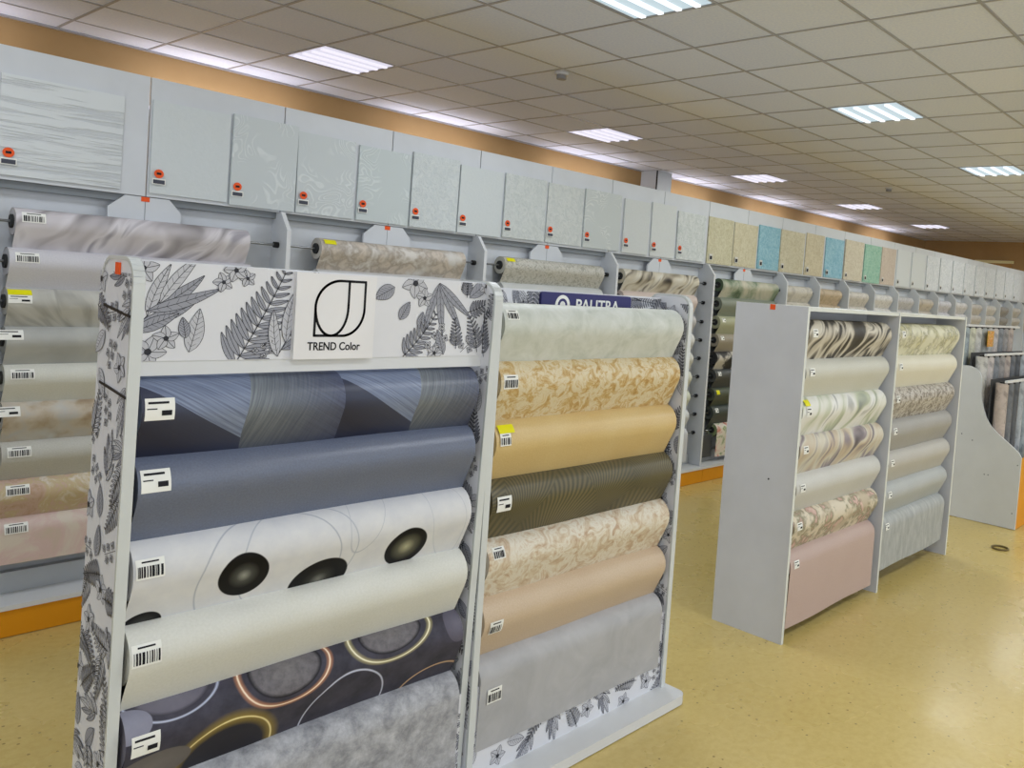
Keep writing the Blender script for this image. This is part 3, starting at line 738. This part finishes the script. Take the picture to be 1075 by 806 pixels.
# ------------------------------------------------------------------ long wall-side rack
YP = 4.30; YD = 4.338; YBO = 4.45; YBK = 4.512
DX = [.868, 2.168, 3.483, 4.77, 6.065, 7.34]
BAYS = [(DX[i], DX[i+1], None) for i in range(5)]
x = 7.34
while x < 16.6: BAYS.append((x, x+1.38, x+.69)); x += 1.38
div = [(YD, .145), (YD, 1.87), (YD+.075, 1.962), (YBK, 1.962), (YBK, .145)]
racks = []
bw = ['holding pale rolls at the left edge of the photo', 'behind the near stand', 'behind the navy-signed stand', 'holding cream and white rolls', 'holding dark rolls beside the grey shelf unit']
for i, (x0, x1, xm) in enumerate(BAYS):
    lab = 'white wall rack bay '+(bw[i] if i < 5 else f'with narrow paired compartments, {ordn[i-5]} after the dark-roll bay')
    B = thing('wall_rack_bay', lab, 'display rack', ((x0+x1)/2, 4.45, 0), 'white wall rack bays'); racks.append(B)
    xc = (x0+x1)/2
    box('back_panel', (x0, x1, YBK, YBK+.014, .14, 1.962), WHITE2, B)
    for a, b in ((x0, xc), (xc, x1)):
        box('sample_board', (a+.0035, b-.0035, YBO, YBO+.018, 1.964, 2.528), WHITE2, B, .0015)
    box('lip_shade_strip', (x0, x1, YBO+.02, YBK, 1.93, 1.964), SHADETRIM, B)  # recessed grey strip standing in for the shadow below the sample boards
    if xm is None:
        jp = MB().prism_y([(xc-.15, 1.70), (xc+.16, 1.70), (xc+.16, 1.90), (xc+.105, 1.960), (xc-.085, 1.960), (xc-.155, 1.90)], YBO+.004, YBO+.018).build('joint_plate', WHITE2, B)
        box('sticker', (xc-.018, xc+.018, YBO+.002, YBO+.004, 1.938, 1.96), ORTAG, jp)
        box('seam', (xc-.001, xc+.001, YBO+.003, YBO+.004, 1.71, 1.937), SHADETRIM, jp)
    d = MB().prism_x(div, x1-.01, x1+.01).build('divider', WHITE2, B)
    MB().prism_x([(YD-.0015, .145), (YD-.0015, 1.8705), (YD+.0745, 1.9635), (YD+.075, 1.962), (YD, 1.87), (YD, .145)], x1-.011, x1+.011).build('edge_band', WHITE, d)
    if xm: MB().prism_x(div, xm-.009, xm+.009).build('divider', WHITE2, B)
    if i == 0: MB().prism_x(div, x0-.01, x0+.01).build('divider', WHITE2, B)
    box('plinth_top', (x0, x1, YP, 4.64, .122, .142), WHITE, B)
    box('plinth_front', (x0+.002, x1-.002, YP+.008, YP+.022, .004, .122), ORANGE, B)
    box('toe_panel', (x0, x1, YBK-.04, YBK, .142, .235), GREYLAM, B)
WT = [1.849, 1.676, 1.504, 1.338, 1.172, 1.006, .832, .664, .496]
def wall_prof(i, r=.06, last=None, yc=4.43):
    zc = WT[i]-r
    T = (yc-r+.003, last) if last else (yc+.018, zc-.166+.006)
    return Prof(yc, zc, r, T)
M_W0 = [paper_feather('paper_lavender_bloom', [(0, '#8f8a8c'), (.2, '#aaa5a8'), (.5, '#c9c4c8'), (.75, '#d6d2d6'), (1, '#a09ca4')], 1.6, .7, 6, (1, .7, 1), 2),
        paper_plain('paper_lilac_white', '#c6c4ca', '#cecdd2', 6),
        paper_feather('paper_grey_palm', [(0, '#7c7a74'), (.15, '#9d9b94'), (.45, '#b9b8b0'), (1, '#c4c3bc')], 2.1, -.7, 5, (1, .7, 1), 3),
        paper_mottle('paper_ash', [(.3, '#9fa09d'), (.7, '#b4b5b0')], 5, 5, .55, .4, .08),
        paper_plain('paper_milk', '#c9c9bc', '#d4d4cc', 5),
        paper_flower('paper_beige_blotch', '#c1bfb8', [(0, '#96826a'), (.3, '#ab9a82'), (.6, '#c0b6a6'), (.9, '#b9b7b2')], 10, thr=.5),
        paper_plain('paper_greige', '#b3b2a8', '#c0bfb8', 5),
        paper_mottle('paper_rose_ochre', [(.36, '#b5987c'), (.46, '#c4a99a'), (.55, '#bfae86'), (.66, '#d6cdc2')], 9, 7, .65, 1, .12),
        paper_mottle('paper_rose_beige', [(.34, '#c3b3a2'), (.48, '#cbb2ac'), (.6, '#cfc4b6')], 6, 5, .6, .8, .08)]
L_W0 = ['lavender-grey blossom roll', 'plain lilac-white roll', 'grey palm-leaf roll', 'plain ash-grey roll', 'plain milk-white roll', 'white roll with beige blotchy flowers', 'plain greige roll', 'rose and ochre mottled roll', 'rose-beige roll with its sheet hanging down']
HK = MB()
hookmesh = MB().cyl((-.012, 0, 0), (.012, 0, 0), .016, 10).mesh('rod_hook', BLACK)
def hooks(B, x0, x1, P):
    for x in (x0+.022, x1-.022):
        o = bpy.data.objects.new('rod_hook', hookmesh); C.objects.link(o); o.parent = B; o.location = Vector((x, P.yc, P.zc))-wloc(B)
def bay_roll(bay, i, label, mat, tags=(), last=None, off=.135, ln=.98, r=.06, group=None, x0=None, x1=None):
    a, b, xm = BAYS[bay]
    if x0 is None: x0, x1 = a, b
    P = wall_prof(i, r, last)
    make_roll(label, mat, x0+off, x0+off+ln, P, group or 'rolls in the wall rack', tags, rod=(x0+.012, x1-.012))
    hooks(racks[bay], x0, x1, P)
for i in range(9):
    tg = [('b', .02, .05, .085, .045)]
    if i == 2: tg = [('y', .0, .035, .085, .028), ('w', .0, .063, .085, .035)]
    if i in (3, 5): tg = [('w', -.03, .045, .09, .045)]
    bay_roll(0, i, L_W0[i]+' at the left edge of the wall rack', M_W0[i], tg, .30 if i == 8 else None, .135 if i == 0 else .118, .98 if i == 0 else 1.02, group='rolls in the leftmost wall rack bay')
MW1 = [paper_flower('paper_taupe_bloom', '#cfccc6', [(0, '#b8ab9c'), (.3, '#c9bfb2'), (.6, '#a69c90'), (.9, '#d3cfc8')], 12, thr=.4), paper_plain('paper_fog', '#c0c0c0', '#cacaca')]
for i in range(3):
    bay_roll(1, i, ['taupe blossom roll just above the logo plaque', 'plain fog-grey roll behind the near stand, upper', 'plain fog-grey roll behind the near stand, lower'][i], MW1[min(i, 1)], [('y', .02, .035, .07, .03)] if i == 0 else [], off=.205)
MW2 = [paper_flower('paper_grey_speckle', '#bdbab2', [(0, '#8c8a82'), (.25, '#a8a69a'), (.6, '#c9c7be'), (.9, '#9d9b90')], 22, thr=.35), paper_plain('paper_mist', '#bfc2c0', '#c9cbc9')]
for i in range(3):
    bay_roll(2, i, ['grey speckled roll just above the navy sign', 'plain mist-grey roll behind the navy-signed stand, upper', 'plain mist-grey roll behind the navy-signed stand, lower'][i], MW2[min(i, 1)], [('y', .02, .035, .07, .03)] if i == 0 else [], off=.2)
c3 = [('cream and black feathered', None), ('pale pink', '#cdbdb4'), ('light grey', '#b9b7b6'), ('chalk-white', '#d3d3d0'), ('bone-white', '#cdcdc4'), ('ivory', '#d2d2c2'), ('pale celery', '#d0d3c0'), ('frosted white', '#cfd2d2'), ('silver-white', '#c6c8cc')]
for i, (nm, c) in enumerate(c3):
    mt = paper_feather('paper_cream_feather', [(0, '#3a3733'), (.15, '#8d8474'), (.4, '#c9c1ad'), (.7, '#d6d2c6'), (1, '#7d766a')], 1.9, .6, 5, (1, .6, 1), 2) if c is None else paper_plain('paper_'+nm.replace(' ', '_').replace('-', '_'), c, c, 5)
    bay_roll(3, i, f'{nm} roll in the bay left of the dark rolls', mt, [], .20 if i == 8 else None, off=.135, ln=.98, group='pale rolls left of the dark rolls')
c4 = [('sage and moss green leafy', 'f'), ('grey-green', '#7f8577'), ('pale pistachio', '#a9aa8c'), ('taupe', '#9c9382'), ('black and white brushed', 'k'), ('graphite', '#4b4d4c'), ('dark olive', '#4d5344'), ('charcoal green', '#3f4643'), ('pink and cream blossom', 'p')]
for i, (nm, c) in enumerate(c4):
    if c == 'f': mt = paper_mottle('paper_moss', [(.36, '#4e6048'), (.46, '#84917a'), (.58, '#b3b29e'), (.7, '#c6c1ae')], 4, 5, .55, .8)
    elif c == 'k': mt = paper_mottle('paper_black_white', [(.45, '#2c2b2c'), (.5, '#6b6864'), (.56, '#c4beb2')], 5, 3, .5, 1)
    elif c == 'p': mt = paper_mottle('paper_pink_blossom', [(.36, '#8a9a70'), (.44, '#d9d2c0'), (.54, '#d8cbbf'), (.62, '#c98f80'), (.72, '#b85f55')], 9, 4, .55, 1)
    else: mt = paper_plain('paper_'+nm.replace(' ', '_').replace('-', '_'), c, c, 5)
    tg = [('w', .035, .05, .05, .04)] if i in (2, 3, 5, 7) else [('y', .03, .05, .05, .04)] if i == 6 else []
    bay_roll(4, i, f'{nm} roll in the dark-roll bay', mt, tg, .19 if i == 8 else None, off=.19 if i < 8 else .27, ln=.98 if i < 8 else .9, group='rolls in the dark-roll bay')
box('hanging_sheet', (BAYS[4][0]+.10, BAYS[4][0]+.255, 4.41, 4.415, .19, .40), flat('dark_sheet', '#47484a', .5), racks[4])
# narrow rolls in the paired compartments
cn = ['#c6c1b6', '#b8a68c', '#bfbab2', '#c9c7c4', '#b7b6b8', '#b5ada2', '#bcbbc0', '#c2c0c0', '#b9b4ae', '#c0bdb8', '#8f8d8a', '#b4b0a9', '#c3c0bc', '#c6c4c4', '#b2afac', '#bdbab9']
nm_ = ['ivory', 'tan', 'oat', 'frost', 'dove-grey', 'putty', 'lilac-grey', 'snow', 'clay', 'pearl-grey', 'ash', 'mushroom', 'linen', 'white', 'stone', 'silver']
k = 0
for bi in range(5, len(BAYS)):
    a, b, xm = BAYS[bi]
    for (p, q) in ((a, xm), (xm, b)):
        nm = nm_[k % 16]; c = srgb(cn[k % 16])
        mt = paper_mottle(f'paper_narrow_{k}', [(.35, tuple(v_*.72 for v_ in c[:3])+(1,)), (.5, c), (.65, tuple(min(1, v_*1.12) for v_ in c[:3])+(1,))], 9+k % 5*3, 6, .6, 1.2)
        for i in range(2):
            bay_roll(bi, i, f'narrow {nm} patterned roll, {"top" if i == 0 else "second"} row, {ordn[k] if k < 20 else "last"} narrow compartment beyond the dark rolls', mt, [], off=.06, ln=.53, x0=p, x1=q, group='narrow rolls far along the wall rack')
        k += 1

# ------------------------------------------------------------------ wallpaper samples on the upper boards
def sample_mat(name, kind, c1, c2, seed):
    mt, nt, b = base(name, .5, .35); v = coords(nt, src='Object', loc=(seed*3.1, 0, seed))
    if kind == 'stripe':
        mp = N(nt, 'ShaderNodeMapping'); mp.inputs['Scale'].default_value = (2.2, 1, 45); nt.links.new(v, mp.inputs[0])
        h = ramp(nt, noise_t(nt, mp.outputs[0], 1.0, 4, .6), [(.40, '#000000'), (.5, '#ffffff')]); k = (.55, .006)
    elif kind == 'swirl':
        n0 = noise_t(nt, v, 7, 1, .4, .6); sn = math_(nt, 'SINE', math_(nt, 'MULTIPLY', n0, 70))
        gate = ramp(nt, noise_t(nt, v, 5, 1), [(.45, '#000000'), (.55, '#ffffff')])
        h = math_(nt, 'MULTIPLY', ramp(nt, sn, [(.2, '#000000'), (.9, '#ffffff')]), gate); k = (.4, .003)
    elif kind == 'crackle':
        h = ramp(nt, noise_t(nt, v, 26, 5, .65, 1.2), [(.36, '#000000'), (.62, '#ffffff')]); k = (.5, .005)
    else:
        h = noise_t(nt, v, 60, 4, .6); k = (.25, .003)
    nt.links.new(mix(nt, h, c1, c2), b.inputs['Base Color']); bump(nt, b, h, *k); return mt
# (photo x of left edge, right edge) on the board plane turned into metres by the builder below
SM = [(.945, 1.405, 2.41, 'stripe', '#c3c8cc', '#d3d8da', 'white sample with raised horizontal brush lines, leftmost'),
      (1.528, 1.886, 2.425, 'plain', '#c8cfd1', '#d0d6d8', 'smooth white sample'), (1.896, 2.236, 2.437, 'swirl', '#c5ccce', '#d3d9da', 'white sample with raised curls'),
      (2.248, 2.588, 2.415, 'swirl', '#c5ccce', '#d3d9da', 'white sample with raised flowers'), (2.606, 2.95, 2.407, 'swirl', '#c2cbcc', '#d0d8d8', 'white sample with raised scrolls'),
      (2.962, 3.305, 2.43, 'crackle', '#c4ccce', '#d2d8d8', 'crackled white sample'), (3.318, 3.67, 2.41, 'plain', '#c6cdce', '#d0d6d6', 'plain white sample'),
      (3.692, 4.07, 2.415, 'crackle', '#c2c9c8', '#d1d6d4', 'rough white sample'), (4.09, 4.45, 2.41, 'crackle', '#c4cac8', '#d2d6d3', 'grainy white sample'),
      (4.468, 4.87, 2.42, 'swirl', '#c3c9c7', '#d2d6d3', 'curl-patterned white sample'), (4.912, 5.225, 2.405, 'plain', '#c5c9c8', '#d0d4d2', 'smooth grey-white sample'),
      (5.262, 5.58, 2.42, 'plain', '#c8cccb', '#d2d6d4', 'blank white sample'), (5.612, 6.01, 2.39, 'crackle', '#bfc6c4', '#d5d9d8', 'pitted white sample'),
      (6.058, 6.45, 2.395, 'crackle', '#b9b291', '#cdc9ae', 'olive-cream sample, first of the coloured ones'), (6.47, 6.87, 2.39, 'crackle', '#c0b796', '#d0cab0', 'sand-cream sample left of the first blue one'),
      (6.9, 7.29, 2.41, 'crackle', '#74a9bc', '#9cc4d0', 'sky-blue sample, nearer of two'), (7.31, 7.79, 2.41, 'crackle', '#bcb394', '#cfc9b0', 'cream sample right after the first blue one'),
      (7.83, 8.22, 2.425, 'crackle', '#bfb394', '#d1c8ad', 'cream sample right before the second blue one'), (8.27, 8.70, 2.42, 'crackle', '#76abc0', '#9ec6d4', 'sky-blue sample, farther of two'),
      (8.73, 9.2, 2.44, 'crackle', '#c0b6a0', '#d0c9b6', 'cream sample beside the green one'), (9.24, 9.7, 2.435, 'crackle', '#7fae98', '#9fc4b2', 'mint-green sample'),
      (9.73, 10.15, 2.44, 'crackle', '#bfb0a2', '#cbbfb2', 'pinkish-beige sample'), (10.2, 10.62, 2.45, 'plain', '#cdd3d6', '#d6dadc', 'white sample right after the pinkish one'),
      (10.68, 11.13, 2.45, 'plain', '#cdd3d6', '#d6dadc', 'blank far white sample')]
x = 11.2; j = 0
while x < 15.6:
    SM.append((x, x+.46, 2.45, 'crackle', '#c4cad0', '#dfe3e8', f'far textured white sample, {ordn[j]} of the last white row')); x += .5; j += 1
smt = {}
for i, (x0, x1, zt, kind, c1, c2, lab) in enumerate(SM):
    t = thing('wallpaper_sample', lab+' on the upper boards', 'wallpaper sample', ((x0+x1)/2, YBO, 1.985), 'wallpaper samples on the upper boards')
    mt = sample_mat(f'sample_{i}', kind, c1, c2, i)
    zb = 1.978+random.uniform(-.004, .006)
    sk = random.uniform(-.006, .006)
    MB().prism_y([(x0, zb), (x1, zb), (x1+sk, zt-(0 if i else 0)), (x0+sk, zt)], YBO-.010-random.uniform(0, .008), YBO-.001).build('sheet', mt, t)
    far = i > 12
    s_ = .032
    yy = YBO-.021
    if not far:
        xx = x0+.035
        MB().cyl((xx, yy, zb+.095), (xx, yy+.002, zb+.095), .021, 14).build('price_disc', ORTAG, t)
        box('disc_print', (xx-.010, xx+.010, yy-.001, yy, zb+.09, zb+.101), INK, t)
        g_ = box('price_tag', (xx-.028, xx+.03, yy, yy+.002, zb+.044, zb+.072), TAGW, t)
        box('tag_print', (xx-.024, xx+.026, yy-.001, yy, zb+.047, zb+.066), flat('tag_slate', '#3f4350'), g_)
    else:
        xx = x0+.05
        g_ = box('price_tag', (xx-.025, xx+.025, yy, yy+.002, zb+.03, zb+.085), flat('tag_greyed', '#d0cfca'), t)
        box('tag_print', (xx-.016, xx+.018, yy-.001, yy, zb+.036, zb+.068), INK, g_)

# ------------------------------------------------------------------ curved bin stand with upright rolls
CX = 6.94
CB = thing('bin_stand', 'white stepped bin stand with S-curved side panel', 'display stand', (7.6, 2.2, 0))
cur = [(1.847, .004), (1.847, .585), (1.87, .62), (1.905, .648), (1.95, .68), (1.992, .71), (2.05, .752), (2.105, .80), (2.145, .86), (2.172, .927), (2.19, .985), (2.203, 1.044), (2.204, 1.10), (2.207, 1.15), (2.212, 1.185),
       (2.226, 1.217), (2.255, 1.248), (2.308, 1.267), (2.36, 1.267), (2.62, 1.267), (2.62, .004)]
for xx in (CX, CX+1.45):
    p = MB().prism_x(cur, xx, xx+.018).build('side_panel', flat('bin_white', '#d0d3d4', .4), CB)
    if xx == CX:
        for y, z in ((2.24, .66), (2.12, .40), (2.09, .40), (1.87, .52), (2.33, .7), (1.88, .13)):
            MB().cyl((xx-.001, y, z), (xx+.001, y, z), .006, 8).build('screw_cap', SHADETRIM, p)
box('front_panel', (CX+.018, CX+1.45, 1.848, 1.866, .004, .57), ORANGE, CB)
for nm, y, z in (('low_shelf', 1.87, .10), ('middle_shelf', 2.10, .32), ('high_shelf', 2.33, .55)):
    box(nm, (CX+.018, CX+1.45, y, y+.22, z, z+.018), WHITE2, CB)
for y, z in ((2.02, 1.166), (2.20, 1.366), (2.37, 1.596)):
    box('top_rail', (CX+.02, CX+1.45, y-.012, y+.012, z-.006, z+.012), WHITE, CB)
    box('back_board', (CX+.02, CX+1.45, y+.112, y+.122, z-.75, z+.01), flat('bin_dark', '#3c3d40', .6), CB)
UP = ['#b5a8a0', '#cbcab6', '#85898e', '#a6acb2', '#c2c1be', '#6c6f74', '#c8c6c0', '#9a9694', '#98a4aa', '#c6bebb', '#55585d', '#aeb1ae']
upm = [paper_mottle(f'paper_upright_{i}', [(.36, tuple(v_*.6 for v_ in srgb(c)[:3])+(1,)), (.5, srgb(c)), (.64, tuple(min(1, v_*1.15) for v_ in srgb(c)[:3])+(1,))], 12, 6, .65, 1) for i, c in enumerate(UP)]
tier_n = ['front', 'middle', 'back']; n_ = 0
for ti, (y, zb, zt) in enumerate(((2.065, .12, 1.15), (2.245, .34, 1.35), (2.415, .57, 1.58))):
    for j in range(9):
        xx = CX+.075+j*.152; mi = (j*5+ti*4) % 12
        t = thing('upright_roll', f'upright {["rose-taupe","cream-green","slate","pale blue-grey","off-white","steel-grey","chalk","warm grey","aqua-grey","blush-grey","graphite-grey","silver-green"][mi]} roll, {ordn[j]} in the {tier_n[ti]} row of the bin stand', 'wallpaper roll', (xx, y, zb), 'upright rolls in the bin stand')
        MB().cyl((xx, y, zb), (xx, y, zt), .05, 16).build('paper', upm[mi], t)
        MB().cyl((xx, y, zt-.005), (xx, y, zt+.012), .022, 10).build('core', BLACK, t)
        box('hook', (xx-.012, xx+.012, y-.056, y-.046, zt-.005, zt+.012), BLACK, t)
t = thing('flower_swatch', 'small orange and red flower-print swatch hung on the bin stand', 'swatch', (7.45, 2.33, 1.5))
MB().prism_y([(7.40, 1.42), (7.56, 1.42), (7.56, 1.56), (7.40, 1.56)], 2.335, 2.34).build('sheet', paper_mottle('swatch_flowers', [(.36, '#5d6b30'), (.45, '#d9b23a'), (.55, '#cf5a2a'), (.66, '#e8dcae')], 60, 3, .5, .5), t)

# ring on the floor
rg = MB(); n = 28
P_ = [(6.30, 1.765)]
ringp = [[(6.30+(.055+.007*math.cos(a))*math.cos(b), 1.765+(.055+.007*math.cos(a))*math.sin(b), .0075+.007*math.sin(a)) for a in [2*math.pi*i/8 for i in range(9)]] for b in [2*math.pi*k/n for k in range(n+1)]]
rg.quadgrid(ringp, [[(0, 0)]*9 for _ in range(n+1)])
tag(rg.build('floor_ring', flat('ring_brown', '#6b5a30', .5)), 'small dark ring lying on the yellow floor beside the bin stand', 'ring')
